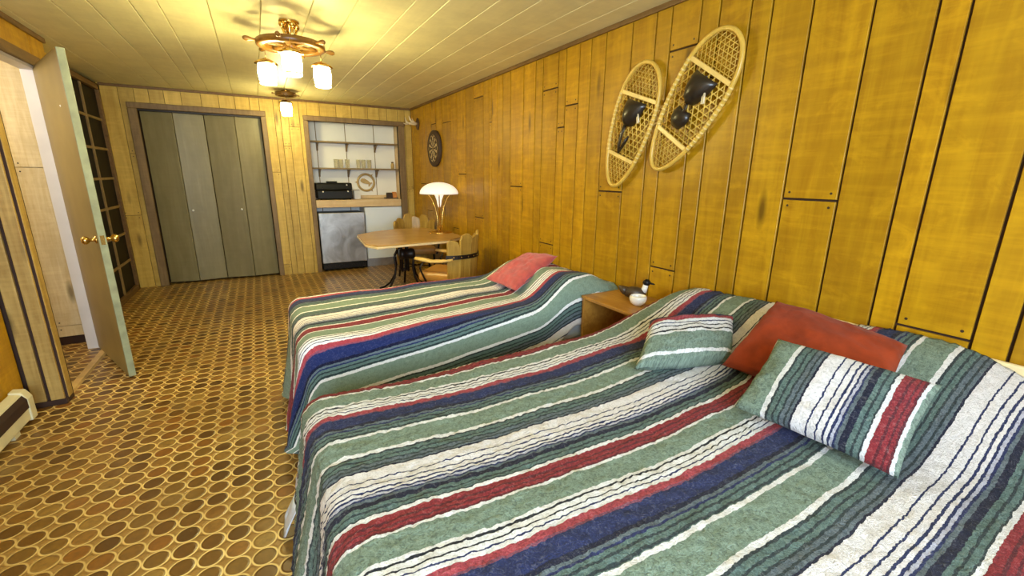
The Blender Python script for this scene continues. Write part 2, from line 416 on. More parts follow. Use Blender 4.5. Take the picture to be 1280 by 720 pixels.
# far door jamb
b=MB(); b.box(XJ-.004,XD+.010,DY1,DY1+.03,0,DZ,0); b.box(XJ-.004,XD+.010,DY0,DY1+.03,DZ-.02,DZ,0)
struct(b.build('trim_2',M['jamb'],bevel=.003))
b=MB(); b.box(XD-.001,XD+.022,3.60,DY1+.09,DZ-.0,DZ+.075,0); b.box(XD-.001,XD+.022,DY1+.025,DY1+.09,0,DZ,0)
struct(b.build('trim_3',M['trim'],bevel=.004))
# wall behind the camera, with a window
b=MB(); wx0,wx1,wz0,wz1=-1.15,.85,.85,2.1
b.box(-2.7,wx0,YN-.1,YN,0,H); b.box(wx1,W+.1,YN-.1,YN,0,H); b.box(wx0,wx1,YN-.1,YN,0,wz0); b.box(wx0,wx1,YN-.1,YN,wz1,H)
struct(b.build('wall_front',M['wall_plank']))
b=MB(); e=.05
for x0,x1,z0,z1 in ((wx0,wx1,wz0,wz0+e),(wx0,wx1,wz1-e,wz1),(wx0,wx0+e,wz0,wz1),(wx1-e,wx1,wz0,wz1),((wx0+wx1)/2-e/2,(wx0+wx1)/2+e/2,wz0,wz1)): b.box(x0,x1,YN-.07,YN-.02,z0,z1)
wf=struct(b.build('window_1',M['canvas']))
# floor, ceiling
b=MB(); b.box(-2.8,2.4,YN-.1,7.6,-.06,0)
struct(b.build('floor',M['tiles']))
b=MB(); cg=[-1.5,-1.20,-.915,-.73,-.52,-.38,-.129,.140,.40,.62,.90,1.06,1.30,1.50,1.75,1.95,2.24]
for x0,x1 in zip(cg[:-1],cg[1:]):
    b.prism([(x0+.0022,H+.004),(x0+.0045,H),(x1-.0045,H),(x1-.0022,H+.004),(x1-.0022,H+.02),(x0+.0022,H+.02)],'y',YN-.1,L+.1,0)
b.box(-2.8,2.24,YN-.1,7.6,H+.012,H+.09,0); b.box(-2.8,-1.5,YN-.1,7.6,H,H+.012,0)
struct(b.build('ceiling',M['ceil']))
# crown strips
b=MB(); b.box(W-.018,W,YN,L,H-.030,H); struct(b.build('trim_4',M['trim'],bevel=.004))
b=MB(); b.box(XL,W-.02,L-.018,L,H-.028,H); struct(b.build('trim_5',M['trim'],bevel=.004))
b=MB(); b.box(XD,XD+.018,3.6,4.87,H-.035,H); struct(b.build('trim_6',M['trim'],bevel=.004))
b=MB(); b.box(XN,XN+.018,YN,3.49,H-.035,H); struct(b.build('trim_7',M['trim'],bevel=.004))
# closet casing
b=MB(); c0=.085
b.box(CX0-c0,CX0,L-.022,L+.03,0,CZ); b.box(CX1,CX1+.06,L-.022,L+.03,0,CZ); b.box(CX0-c0,CX1+.06,L-.024,L+.03,CZ,CZ+.065)
struct(b.build('trim_8',M['casing'],bevel=.006))
# kitchen casing
b=MB()
b.box(KX0-.06,KX0,L-.022,L+.03,0,KZ); b.box(KX1,KX1+.085,L-.03,L+.03,0,KZ); b.box(KX0-.06,KX1+.10,L-.034,L+.03,KZ,KZ+.065)
struct(b.build('trim_9',M['casing'],bevel=.006))
# threshold of the hall doorway
b=MB(); b.prism([(-1.245,0),(-1.235,.012),(-1.195,.012),(-1.185,0)],'y',3.60,4.53)
struct(b.build('trim_10',M['threshold']))
# closet interior and bifold doors
b=MB(); b.box(CX0-.05,CX1+.05,L+.25,L+.30,0,H); b.box(CX0-.1,CX0-.02,L+.03,L+.3,0,H); b.box(CX1+.02,CX1+.1,L+.03,L+.3,0,H)
struct(b.build('wall_closet',M['gap']))
d3=struct(empty('door_3',(0,0,0)))
xs=[CX0+.004,-.785,-.477,-.152,CX1-.004]; ys=[L+.075,L+.035,L+.075,L+.035,L+.075]
for i in range(4):
    p0=Vector((xs[i],ys[i],0)); p1=Vector((xs[i+1],ys[i+1],0)); d=(p1-p0); ln=d.length; ang=math.atan2(d.y,d.x)
    mt=Matrix.Translation(p0)@Matrix.Rotation(ang,4,'Z')
    b=MB(); b.box(.003,ln-.003,0,.028,.022,CZ-.02,0,mt)
    dp=struct(b.build('door_panel',M['closet'],d3,bevel=.004))
    if i in (1,2):
        kx=.05 if i==1 else ln-.05
        b=MB(); b.lathe([(.004,0),(.004,.012),(.012,.018),(.013,.026),(.008,.032),(0,.033)],14,0,mt@Matrix.Translation((kx,0,.93))@Matrix.Rotation(PI/2,4,'X'))
        struct(b.build('knob',M['knob'],dp))
b=MB(); b.box(CX0,CX1,L+.03,L+.06,CZ-.018,CZ); struct(b.build('door_track',M['iron'],d3))
# kitchen niche shell: painted boards with dark seams
b=MB(); NB=7.30; nx0,nx1=.655,1.985
seams=[nx0,.835,1.245,1.665,nx1]
for x0,x1 in zip(seams[:-1],seams[1:]): b.box(x0+.006,x1-.006,NB,NB+.02,0,H,0)
b.box(nx0-.02,nx1+.02,NB+.012,NB+.06,0,H,1)
b.box(nx0-.03,nx0,L+.03,NB+.05,0,H,0); b.box(nx1,nx1+.03,L+.03,NB+.05,0,H,2)
struct(b.build('wall_niche',[M['white_panel'],M['shelf_wood'],M['pine']]))
# hall behind the open door
g=[-2.72,-2.5,-2.31,-2.12,-1.93,-1.74,-1.56,XJ]
b=plank_wall('wall_hall',g,.07,H,lambda a,d,z:(a,4.78+d,z),[(-1.65,1.42),(-1.45,1.42),(-1.65,.16),(-1.45,.16),(-1.83,.9),(-2.0,1.7)],None,gap=.005)
b.box(-2.75,XJ,4.797,4.86,.07,H,0); b.box(-2.75,XJ,4.785,4.86,0,.07,1)
b.box(-2.75,-2.72,2.6,4.8,0,H,0); b.box(-2.75,XL,2.55,2.6,0,H,0)
struct(b.build('wall_hallway',[M['hall_plank'],M['gap'],M['nail']]))
b=MB(); b.box(XL-.10,XL-.01,2.6,3.5,0,H,0); struct(b.build('wall_hallway_side',[M['hall_plank']]))
# open hall door
hx,hy=-1.250,4.565; fx,fy=-.905,3.755
ang=math.atan2(fy-hy,fx-hx); ln=math.hypot(fx-hx,fy-hy)
d1=struct(empty('door_1',(hx,hy,.012),ang))
b=MB(); b.box(0,ln-.004,-.02,.02,0,2.085,0); b.box(ln-.004,ln,-.02,.02,0,2.085,1)
struct(b.build('door_slab',[M['door_paint'],M['door_edge']],d1,bevel=.003))
b=MB()
for s in (-1,1):
    b.lathe([(.026,.02),(.026,.026),(.012,.030),(.010,.050),(.020,.058),(.027,.070),(.026,.082),(.016,.092),(0,.094)],18,0,Matrix.Translation((ln-.065,0,.955))@Matrix.Rotation(-s*PI/2,4,'X'))
struct(b.build('door_knob',M['brass'],d1))
b=MB(); b.box(ln,ln+.0015,-.011,.011,.925,.985); struct(b.build('latch_plate',M['brass'],d1))
b=MB(); b.ball((ln-.22,-.021,1.78),.006,.004,.006); b.ball((ln-.22,.021,1.78),.006,.004,.006); struct(b.build('door_hook',M['knob'],d1))
# dark paned door in the left wall
d2=struct(empty('door_2',(0,0,0)))
b=MB(); y0,y1=5.665,6.825
b.box(XL-.12,XL-.022,y0,y1,0,H-.03,0); struct(b.build('glass_panes',M['glasspane'],d2))
b=MB()
for ya,yb in ((y0,y0+.05),(y1-.05,y1)): b.box(XL-.06,XL+.012,ya,yb,0,H-.03)
b.box(XL-.06,XL+.012,y0,y1,H-.085,H-.03); b.box(XL-.06,XL+.012,y0,y1,0,.06)
struct(b.build('door_frame',M['trim'],d2,bevel=.004))
b=MB()
ym=(y0+y1)/2
b.box(XL-.06,XL-.005,ym-.016,ym+.016,.06,H-.085)
for k in range(1,7):
    z=.06+(H-.145)*k/7; b.box(XL-.06,XL-.008,y0+.05,y1-.05,z-.013,z+.013)
struct(b.build('muntins',M['muntin'],d2,bevel=.003))

# ------------------------------------------------------------------ baseboard heater
hb=empty('baseboard_heater',(-1.335,1.2,0),0,'cream metal baseboard heater along the left wall near the doorway post','heater')
b=MB(); b.prism([(.008,.03),(.07,.03),(.07,.145),(.05,.185),(.008,.195)],'y',0,2.13); b.build('casing',M['heater'],hb,bevel=.006)
b=MB(); b.prism([(.0702,.10),(.0702,.155),(.058,.178),(.0745,.152),(.0745,.10)],'y',.02,2.09); b.build('outlet_slot',M['gap'],hb)
b=MB(); b.prism([(.005,.02),(.078,.02),(.078,.15),(.056,.194),(.005,.203)],'y',2.08,2.145); b.build('end_cap',M['heater'],hb,bevel=.006)
for ya in (.1,1.9):
    b=MB(); b.box(.02,.06,ya,ya+.06,0,.03); b.build('foot',M['heater'],hb)

# ------------------------------------------------------------------ beds and covers
def bed(name,label,x0,x1,y0,y1,ztop,head):
    e=empty(name,((x0+x1)/2,(y0+y1)/2,0),0,label,'bed'); cx,cy=(x0+x1)/2,(y0+y1)/2
    hx_,hy_=(x1-x0)/2,(y1-y0)/2
    b=MB(); b.box(-hx_+.03,hx_-.01,-hy_+.03,hy_-.03,.32,ztop); b.build('mattress',M['sheet'],e,bevel=.05,seg=4)
    b=MB(); b.box(-hx_+.03,hx_-.01,-hy_+.035,hy_-.035,.14,.315); b.build('box_spring',M['cream_sheet'],e,bevel=.02)
    for sx in (-1,1):
        for sy in (-1,1):
            b=MB(); b.lathe([(.02,0),(.025,.02),(.025,.14)],12,0,Matrix.Translation((sx*(hx_-.2),sy*(hy_-.15),0))); b.build('leg',M['iron'],e)
    if head:
        b=MB(); b.box(hx_+.024,hx_+.044,-hy_-.05,hy_-.70,.30,head,0); b.build('headboard',M['cream'],e,bevel=.008)
    return e
NBX0,NBX1,NBY0,NBY1=.075,2.075,.07,1.675
FBX0,FBX1,FBY0,FBY1=.115,2.085,2.185,3.19
nb=bed('double_bed','large near bed under a wrinkled striped fleece blanket with cushions at its head',NBX0,NBX1,NBY0,NBY1,.575,.815)
fb=bed('single_bed','narrower far bed under a striped fleece blanket, beyond the nightstand',FBX0,FBX1,FBY0,FBY1,.575,0)

def blanket(name, x0,x1,y0,y1,z0,foot,far,near,step,hump,vmap,mat,r=.075,flare=.16,seed=0,rough=.004,hem=.1,foldamp=.03):
    LX,LY=x1-x0,y1-y0
    nu=int((LX+foot)/step)+1; nv=int((LY+far+.45)/step)+1
    vs=[];uv=[]
    for i in range(nu):
        s=-foot+(LX+foot)*i/(nu-1)
        for j in range(nv):
            nr=near(x0+s) if callable(near) else near
            t=-nr+(LY+far+nr)*j/(nv-1)
            a=max(0,r-s); 
            bb=0
            if t<r: bb=r-t
            elif t>LY-r: bb=-(t-(LY-r))
            cx=max(s,r); cy=min(max(t,r),LY-r)
            d=math.hypot(a,bb)
            x,y=cx,cy; dz=0
            if d>1e-9:
                dirx,diry=-a/d,-bb/d
                # soft square the corner so that the cloth does not balloon
                if d<r*PI/2:
                    q=d/r; hh=r*math.sin(q); dz=r*(1-math.cos(q))
                else:
                    ex=d-r*PI/2
                    corner=(2*abs(a*bb)/(d*d))
                    per=(cy*1.0 if a>abs(bb) else cx)+math.atan2(bb,a)*.25
                    amp=foldamp*min(1,ex/.35)
                    endness=abs(a)/d
                    fl=(flare*endness+.03*(1-endness))*ex*(1+.25*corner); amp*=.35+.65*endness
                    wob=amp*(math.sin(per*15+seed)+.5*math.sin(per*31+seed*2.1))+corner*amp*.9*math.sin(math.atan2(bb,a)*9+seed)
                    hh=r+fl+max(-.02,wob*.8)
                    dz=r+ex*.97
                x+=dirx*hh; y+=diry*hh
            z=z0-dz
            zz=hump(x0+max(s,0),y0+min(max(t,-.05),LY+.05))
            fade=max(0,1-dz/.45)
            P=Vector((x0+x,y0+y,0))
            wr=noise.noise(Vector((P.x*3.1+seed,P.y*2.2,z*2)))*.010+noise.noise(Vector((P.x*8+seed,P.y*8,z*8+2)))*.0035
            fz=noise.noise(Vector((s*60,t*60,seed)))*rough
            z+=zz*fade
            if d>r: x2=-dirx*0; 
            P.z=z+(wr+fz)*(1 if d<r else .3)
            if d>r:
                P.x+=dirx*(wr*1.0+fz); P.y+=diry*(wr*1.0+fz)
            if P.z<hem: # cloth that reaches down: gather the hem
                P.z=hem+(P.z-hem)*.12
            P.z=max(P.z,.012)
            vs.append(P); uv.append((x0+s, vmap(x0+s,y0+t)))
    fs=[]
    for i in range(nu-1):
        for j in range(nv-1):
            A=i*nv+j; fs.append((A,A+nv,A+nv+1,A+1))
    me=bpy.data.meshes.new(name); me.from_pydata([tuple(p) for p in vs],[],fs); me.materials.append(mat)
    me.polygons.foreach_set('use_smooth',[True]*len(fs))
    ul=me.uv_layers.new(name='UVMap')
    for l in me.loops: ul.data[l.index].uv=uv[l.vertex_index]
    o=bpy.data.objects.new(name,me); col.objects.link(o)
    so=o.modifiers.new('thick','SOLIDIFY'); so.thickness=.010; so.offset=-1
    return o
def sstep(a,b,x):
    t=min(1,max(0,(x-a)/(b-a))); return t*t*(3-2*t)
def near_hump(x,y):
    h=.0
    k=sstep(1.54-.22*sstep(1.35,1.62,y),2.08,x)
    w=.90+.12*noise.noise(Vector((x*2,y*2.3,4)))
    ends=sstep(-.1,.5,y)
    dip=1-.10*math.exp(-((y-.85)/.10)**2)
    h=.235*k*w*ends*dip*(1-.22*sstep(1.50,1.68,y))
    h+=.012*math.sin(x*3.2+y*2.1)
    return h
def far_hump(x,y):
    k=sstep(1.40,1.74,x)*(1-.45*sstep(1.86,2.09,x)); ends=sstep(1.88,2.14,y)*(1-sstep(2.98,3.2,y))
    return .165*k*ends*(.9+.2*noise.noise(Vector((x*2,y*3,1))))+.006*math.sin(x*4+y)
o=blanket('striped_blanket',NBX0-.03,2.095,NBY0-.02,NBY1+.015,.605,.50,.50,.50,.0115,near_hump,
    lambda x,y:y+.020*math.sin(x*2.4-.3)-.016*sstep(.0,.9,x)*0,M['serape_near'],r=.085,seed=1.3,rough=.007,hem=.11)
tag(o,'thick green, navy, red and white striped fleece blanket spread over the large near bed','blanket','striped fleece blankets')
o=blanket('striped_blanket',FBX0-.03,2.10,FBY0-.015,FBY1+.02,.605,.52,.45,lambda x:.50-.30*sstep(1.25,1.75,x),.014,far_hump,
    lambda x,y:y-.13*(x-.9)*sstep(3.4,2.6,y) if y<3.4 else y,M['serape_far'],r=.09,seed=4.1,rough=.002,hem=.10)
tag(o,'striped fleece blanket on the far bed, smoother, a red pillow on its raised end','blanket','striped fleece blankets')
# sheet corner hanging out below the near blanket at the foot, and the sheet edge by the nightstand
b=MB(); n=14; vs=[];fs=[]
for i in range(n):
    u=i/(n-1)
    for j in range(8):
        v=j/7
        vs.append((-1.075-.05*v-.012*math.sin(u*PI), .765+.10*u, .15-.142*v*(.6+.4*math.sin(u*PI)**.6)))
for i in range(n-1):
    for j in range(7): fs.append((i*8+j,(i+1)*8+j,(i+1)*8+j+1,i*8+j+1))
b.add(vs,fs,0,True); o=b.build('bed_sheet',M['sheet'],nb); so=o.modifiers.new('t','SOLIDIFY'); so.thickness=.004
o['label']='pale blue sheet corner hanging out at the foot'

def pillow(name, corners, thick, mat, label, cat='pillow', group=None, n=40, stripe=None, seed=0, pinch=.10, puff=.42, seam=None, parentmats=None):
    """corners: BL, BR, TR, TL in 3-D; cushion surface bulges along the normal"""
    BL,BR,TR,TL=[Vector(c) for c in corners]
    nrm=((BR-BL).cross(TL-BL)).normalized(); c0=(BL+BR+TR+TL)/4
    vs=[];uv=[];fs=[]
    w=((BR-BL).length+(TR-TL).length)/2; h=((TL-BL).length+(TR-BR).length)/2
    for side in (1,-1):
        for i in range(n+1):
            for j in range(n+1):
                u=i/n; v=j/n; a=2*u-1; bq=2*v-1
                # edges draw in between the corners
                pu=a*(1-pinch*(1-bq*bq)*abs(a)**3) ; pv=bq*(1-pinch*(1-a*a)*abs(bq)**3)
                U=(pu+1)/2; V=(pv+1)/2
                P=BL*(1-U)*(1-V)+BR*U*(1-V)+TR*U*V+TL*(1-U)*V
                t=max(0,(1-a**2)*(1-bq**2))**puff*thick/2
                t*=1+.16*noise.noise(Vector((u*4+seed,v*4,side)))
                P=P+nrm*side*t+nrm*(.008*noise.noise(Vector((u*5+seed,v*5,side*3)))+.006*(1-abs(noise.noise(Vector((u*7+seed,v*11+u*6,side*5))))*2)*min(1,t*30))
                vs.append(P-c0); uv.append((u*w,v*h))
    N=(n+1)*(n+1)
    for sd in (0,1):
        for i in range(n):
            for j in range(n):
                A=sd*N+i*(n+1)+j; q=(A,A+n+1,A+n+2,A+1); fs.append(q if sd==0 else q[::-1])
    me=bpy.data.meshes.new(name); me.from_pydata([tuple(p) for p in vs],[],fs); me.materials.append(mat)
    me.polygons.foreach_set('use_smooth',[True]*len(fs))
    ul=me.uv_layers.new(name='UVMap')
    for l in me.loops:
        q=uv[l.vertex_index]; ul.data[l.index].uv=stripe(*q) if stripe else q
    bm=bmesh.new(); bm.from_mesh(me); bmesh.ops.remove_doubles(bm,verts=bm.verts,dist=.0015); bmesh.ops.recalc_face_normals(bm,faces=bm.faces); bm.to_mesh(me); bm.free()
    o=bpy.data.objects.new(name,me); col.objects.link(o); o.location=c0
    tag(o,label,cat,group); return o
# striped cushion standing in front of the red pillow: stripes along its short side
pillow('striped_cushion',[(1.335,.80,.64),(1.395,.36,.63),(1.60,.375,.845),(1.545,.80,.85)],.125,M['serape_cushion'],
    'striped fleece cushion leaning on the large red pillow, wide white band in its middle','cushion','striped fleece cushions',stripe=lambda u,v:(v,-.66*(.366+u*1.06)),seed=2,pinch=.05,puff=.36)
pillow('striped_cushion',[(1.255,1.185,.640),(1.665,1.03,.645),(1.875,1.19,.765),(1.49,1.335,.765)],.15,M['serape_cushion'],
    'striped fleece cushion lying tilted left of the large red pillow, white hem at its front','cushion','striped fleece cushions',stripe=lambda u,v:(u,-.66*(.0615+abs(v-.035)/1.35)),seed=5,pinch=.04,puff=.30)
pillow('pillow',[(1.58,1.02,.655),(1.60,.47,.66),(1.90,.555,.845),(1.87,1.00,.895)],.19,M['red'],
    'large rust red pillow propped against the raised head of the near bed','pillow','red pillows',seed=9,pinch=.06)
pillow('pillow',[(1.40,2.84,.655),(1.42,2.44,.655),(1.90,2.64,.82),(1.80,2.93,.80)],.11,M['rose'],
    'flat rose red pillow with creases lying on the far bed','pillow','red pillows',seed=12,pinch=.05)

# ------------------------------------------------------------------ nightstand and what stands on it
ns=empty('nightstand',(1.925,1.915,0),0,'open-front honey brown wooden nightstand between the two beds','nightstand')
X0,X1,Y0,Y1=-.17,.195,-.205,.235; T=.655
b=MB(); b.box(X0-.005,X1,Y0-.005,Y1+.005,T-.022,T); b.build('top',M['night'],ns,bevel=.004)
for ya in (Y0,Y1-.02):
    b=MB(); b.box(X0,X1,ya,ya+.02,0,T-.023); b.build('side_panel',M['night'],ns,bevel=.003)
b=MB(); b.box(X1-.012,X1-.002,Y0+.02,Y1-.02,.03,T-.023); b.build('back_panel',M['night'],ns)
b=MB(); b.box(X0+.01,X1-.014,Y0+.021,Y1-.021,.05,.07); b.build('shelf',M['night'],ns)
dk=empty('duck_figurine',(2.0,1.925,T+.0005),.75,'small dark brown duck figurine with black head and white neck ring on the nightstand','figurine')
b=MB(); b.ball((0,.01,.034),.036,.062,.034,0,20); b.tube([(0,.055,.04),(0,.078,.052),(0,.095,.066)],[.026,.018,.004],10); b.build('body',M['olive'],dk)
b=MB(); b.tube([(0,-.035,.045),(0,-.042,.062),(0,-.046,.082)],[.020,.015,.014],12); b.build('neck',M['ceramic'],dk)
b=MB(); b.ball((0,-.05,.095),.019,.021,.019); b.tube([(0,-.064,.094),(0,-.080,.090),(0,-.092,.088)],[.010,.009,.006],10,flat=.5); b.build('head',M['black'],dk)
dk.scale=(1.15,1.15,1.15)
bw_=empty('bowl',(1.905,1.815,T+.0005),0,'small round white bowl in front of the duck on the nightstand','bowl')
b=MB(); b.lathe([(.022,0),(.025,.003),(.043,.016),(.051,.036),(.050,.052),(.045,.060),(.041,.058),(.043,.036),(.036,.016),(0,.011)],24); b.build('body',M['ceramic'],bw_)

# ------------------------------------------------------------------ table, lamp, chairs
TZ=.725
tb=empty('dining_table',(1.45,5.0,0),0,'pale wooden table with clipped corners on a black iron base by the kitchen','table')
poly=[(-.575,-.52),(-.50,-.70),(.28,-.60),(.53,-.40),(.55,.22),(.38,.58),(.05,.62),(-.28,.46),(-.52,.22)]
b=MB(); b.prism(poly,'z',TZ-.035,TZ-.012,1); b.prism([(x*.997,y*.997) for x,y in poly],'z',TZ-.0119,TZ,0); b.build('tabletop',[M['table'],M['table_edge']],tb,bevel=.005)
b=MB()
for k in range(4):
    q=PI/4+k*PI/2; b.tube([(.05*math.cos(q),.05*math.sin(q),z) for z in (.28,.5,.688)],.012,8)
for z in (.30,.45,.60): b.tube([(.055*math.cos(i*PI/8),.055*math.sin(i*PI/8),z) for i in range(16)],.009,6,closed=True)
b.box(-.26,.26,-.02,.02,TZ-.05,TZ-.036); b.box(-.02,.02,-.26,.26,TZ-.05,TZ-.036)
b.xf(Matrix.Translation((-.02,.1,0))).build('pedestal',M['iron'],tb)
for k in range(4):
    q=math.radians([122,205,300,20][k])
    pts=[(.055,.46),(.11,.52),(.15,.46),(.13,.34),(.16,.22),(.24,.11),(.34,.04),(.42,.013)]
    b=MB(); b.tube([(-.02+r_*math.cos(q),.1+r_*math.sin(q),z) for r_,z in pts],[.012]*7+[.014],8)
    b.build('leg',M['iron'],tb)
b=MB(); b.lathe([(.05,0),(.062,.01),(.062,.045),(.058,.05),(.058,.12),(.062,.125),(.062,.16),(.05,.17)],20,0,Matrix.Translation((-.13,-.1,.52))@Matrix.Rotation(PI/2,4,'Y'))
b.build('drum',M['iron'],tb)
lp=empty('table_lamp',(1.865,5.03,TZ+.0005),0,'brass table lamp with white mushroom glass shade standing on the table','lamp')
b=MB(); b.lathe([(.145,0),(.148,.006),(.135,.012),(.05,.016),(.02,.022),(0,.022)],28); b.build('base',M['brass'],lp)
b=MB(); b.lathe([(.009,.02),(.009,.30),(.013,.31)],12); b.build('stem',M['brass'],lp)
for k in range(3):
    q=math.radians(-110+120*k); b=MB()
    b.tube([(r_*math.cos(q),r_*math.sin(q),z) for r_,z in ((.03,.018),(.028,.10),(.036,.20),(.060,.30),(.105,.39),(.150,.446))],.0065,8); b.build('arm',M['brass'],lp)
b=MB(); b.lathe([(.012,.30),(.022,.33),(.030,.38),(.052,.44),(.058,.455),(0,.455)],20); b.build('socket_cup',M['shade'],lp)
prof=[(.226*math.cos(a*PI/2/12),.455+.135*math.sin(a*PI/2/12)) for a in range(13)]
b=MB(); b.lathe([(0,.459)]+[(.222,.459)]+prof,32); b.build('lamp_shade',M['shade'],lp)

def chair(name,loc,rz,label):
    e=empty(name,loc,rz,label,'chair','rustic plank-back armchairs')
    angs=[118,142,165,188,212,236]
    tops=[.80,.86,.835,.875,.82,.79]; rr_=.245
    for k,(q0,tp) in enumerate(zip(angs,tops)):
        q=math.radians(q0+3); hw=.062
        def P(u,d,z):
            rad=rr_+d+(z-.2)*.07; base=Vector((rad*math.cos(q),rad*math.sin(q)*.95,z)); tang=Vector((-math.sin(q),math.cos(q),0)); return base+tang*u
        b=MB()
        sk=(-1,.3,1,-.6,.8,-.2)[k]
        pf=[(-hw,.20),(hw,.20),(hw*1.08,tp-.05+.03*sk),(hw*.62,tp-.008+.010*sk),(hw*.2*sk,tp),(-hw*.66,tp-.012-.012*sk),(-hw*1.08,tp-.055-.03*sk)]
        n=len(pf); vs=[P(u,0,z) for u,z in pf]+[P(u,.026,z) for u,z in pf]
        b.add(vs,[tuple(range(n)),tuple(range(2*n-1,n-1,-1))]+[(i,(i+1)%n,n+(i+1)%n,n+i) for i in range(n)]); b.build('stave',M['stave'],e,bevel=.005)
    b=MB(); z=.635
    for dz in (0,):
        pts=[]
        for i in range(21):
            q=math.radians(106+i*7.1); rad=rr_+.033+(z-.2)*.07; pts.append((rad*math.cos(q),rad*math.sin(q)*.95,z))
        vs=[];fs=[]
        for p in pts:
            v=Vector(p); o_=Vector((p[0],p[1],0)).normalized()*.006
            vs+= [v+Vector((0,0,-.02)),v+Vector((0,0,.02)),v+o_+Vector((0,0,.02)),v+o_+Vector((0,0,-.02))]
        for i in range(20):
            for j in range(4): fs.append((i*4+j,i*4+(j+1)%4,i*4+4+(j+1)%4,i*4+4+j))
        b.add(vs,fs+[(0,1,2,3),(80,83,82,81)])
    sb=b.build('strap',M['iron'],e)
    for i in range(2,20,2):
        b=MB(); v=Vector(pts[i]); o_=Vector((v.x,v.y,0)).normalized(); b.ball(v+o_*.006,.007,.007,.007,n=8)
        b.build('rivet',M['brass_dark'],sb)
    b=MB(); b.box(-.20,.24,-.225,.225,.37,.47); b.build('seat',M['leather'],e,bevel=.04,seg=4)
    for s in (-1,1):
        b=MB(); b.tube([(-.15,s*.27,.615),(-.05,s*.275,.60),(.06,s*.275,.592),(.16,s*.27,.605),(.235,s*.262,.612)],[.022,.028,.03,.034,.026],10,flat=.6); b.build('arm',M['arm'],e)
        b=MB(); b.tube([(.15,s*.262,.590),(.19,s*.27,.52),(.16,s*.262,.44),(.13,s*.245,.36)],.010,8); b.build('arm_support',M['iron'],e)
        for fx_ in (.19,-.17):
            b=MB(); b.tube([(fx_,s*.19,.37),(fx_*1.05,s*.195,.22),(fx_*1.2,s*.22,.012)],.013,8); b.build('leg',M['iron'],e)
    b=MB(); b.tube([(.197,-.197,.2),(-.177,.197,.2)],.008,8); b.tube([(.197,.197,.2),(-.177,-.197,.2)],.008,8); b.build('stretcher',M['iron'],e)
    return e
ch=chair('armchair',(1.61,4.14,0),math.radians(138),'rustic armchair nearer the beds, plank back with riveted black strap and tan seat')
c2=copy_tree(ch); c2.location=(1.80,5.78,0); c2.rotation_euler=(0,0,math.radians(-97))
c2['label']='rustic plank-back armchair behind the table, only the pointed plank tops showing above it'

# ------------------------------------------------------------------ ship's wheel lights
def lantern(parent,x,y,ztop,zbot,rad,hook):
    b=MB(); b.tube([(x,y,hook),(x,y,ztop+.02)],.003,6); b.lathe([(rad*1.32,ztop-.012),(rad*1.25,ztop-.004),(rad*.8,ztop+.012),(rad*.35,ztop+.022),(0,ztop+.026)],20,0,Matrix.Translation((x,y,0)))
    ln_=b.build('lantern_cap',M['brass'],parent)
    h=ztop-zbot
    prof=[(rad*.80,0),(rad*.92,.02*h),(rad*.95,.2*h),(rad*1.04,.42*h),(rad*1.06,.55*h),(rad*1.0,.75*h),(rad*.93,.93*h),(rad*.9,.935*h)]
    b=MB(); b.lathe([(r_,zbot+z) for r_,z in prof],24,0,Matrix.Translation((x,y,0))); b.build('glass_shade',M['lamp_glass'],ln_)
    b=MB(); z=zbot+.10*h; b.lathe([(rad*.955,z-.004),(rad*.985,z-.004),(rad*.985,z+.004),(rad*.955,z+.004),(rad*.955,z-.004)],24,0,Matrix.Translation((x,y,0))); b.build('band',M['brass'],ln_)
def wheel(name,loc,R_,label,nh,woodm,lan,phase,hub):
    e=empty(name,loc,0,label,'ceiling light')
    b=MB(); b.lathe([(R_*.78,-.014),(R_*.81,-.020),(R_*.95,-.020),(R_,-.013),(R_,.014),(R_*.95,.021),(R_*.81,.021),(R_*.78,.015),(R_*.78,-.014)],40); b.build('wheel_rim',woodm,e)
    b=MB(); b.lathe([(0,-.034),(R_*.16,-.032),(R_*.22,-.02),(R_*.22,.02),(R_*.14,.03),(R_*.1,hub)],20); b.build('hub',woodm,e)
    for k in range(nh):
        q=phase+2*PI*k/nh; m=Matrix.Rotation(q,4,'Z')@Matrix.Rotation(PI/2,4,'Y')
        b=MB(); b.lathe([(.009*R_/.21,R_*.18),(.013*R_/.21,R_*.35),(.009*R_/.21,R_*.5),(.014*R_/.21,R_*.62),(.01*R_/.21,R_*.76)],10,0,m)
        b.lathe([(.007*R_/.21,R_*.99),(.008*R_/.21,R_*1.08),(.015*R_/.21,R_*1.2),(.016*R_/.21,R_*1.28),(.010*R_/.21,R_*1.34),(0,R_*1.36)],10,0,m)
        b.build('spoke_handle',woodm,e)
    return e
w1=wheel('ship_wheel_chandelier',(.30,3.47,2.205),.205,"wooden ship's wheel ceiling light with three lit lanterns",6,M['wheel'],3,math.radians(10),.06)
b=MB(); b.lathe([(.06,.143),(.062,.137),(.045,.128),(.02,.118),(.018,.05)],20)
for k in range(4):
    q=k*PI/2+.3; b.ball((.045*math.cos(q),.045*math.sin(q),.118),.020,n=12); b.tube([(.045*math.cos(q),.045*math.sin(q),.10),(.03*math.cos(q),.03*math.sin(q),.06),(.02*math.cos(q),.02*math.sin(q),.02)],.008,8)
b.build('canopy',M['brass'],w1)
for x,y in ((-.025,-.225),(-.15,.17),(.185,.07)): lantern(w1,x,y,-.083,-.222,.055,-.01)
w2=wheel('ship_wheel_pendant',(.425,6.22,2.305),.115,"small dark ship's wheel ceiling light with one lit lantern near the back wall",6,M['wheel_dark'],1,.2,.03)
b=MB(); b.lathe([(.05,.043),(.05,.034),(.02,.022),(.012,0)],16); b.build('canopy',M['brass'],w2)
lantern(w2,-.01,0,-.085,-.24,.060,-.01)

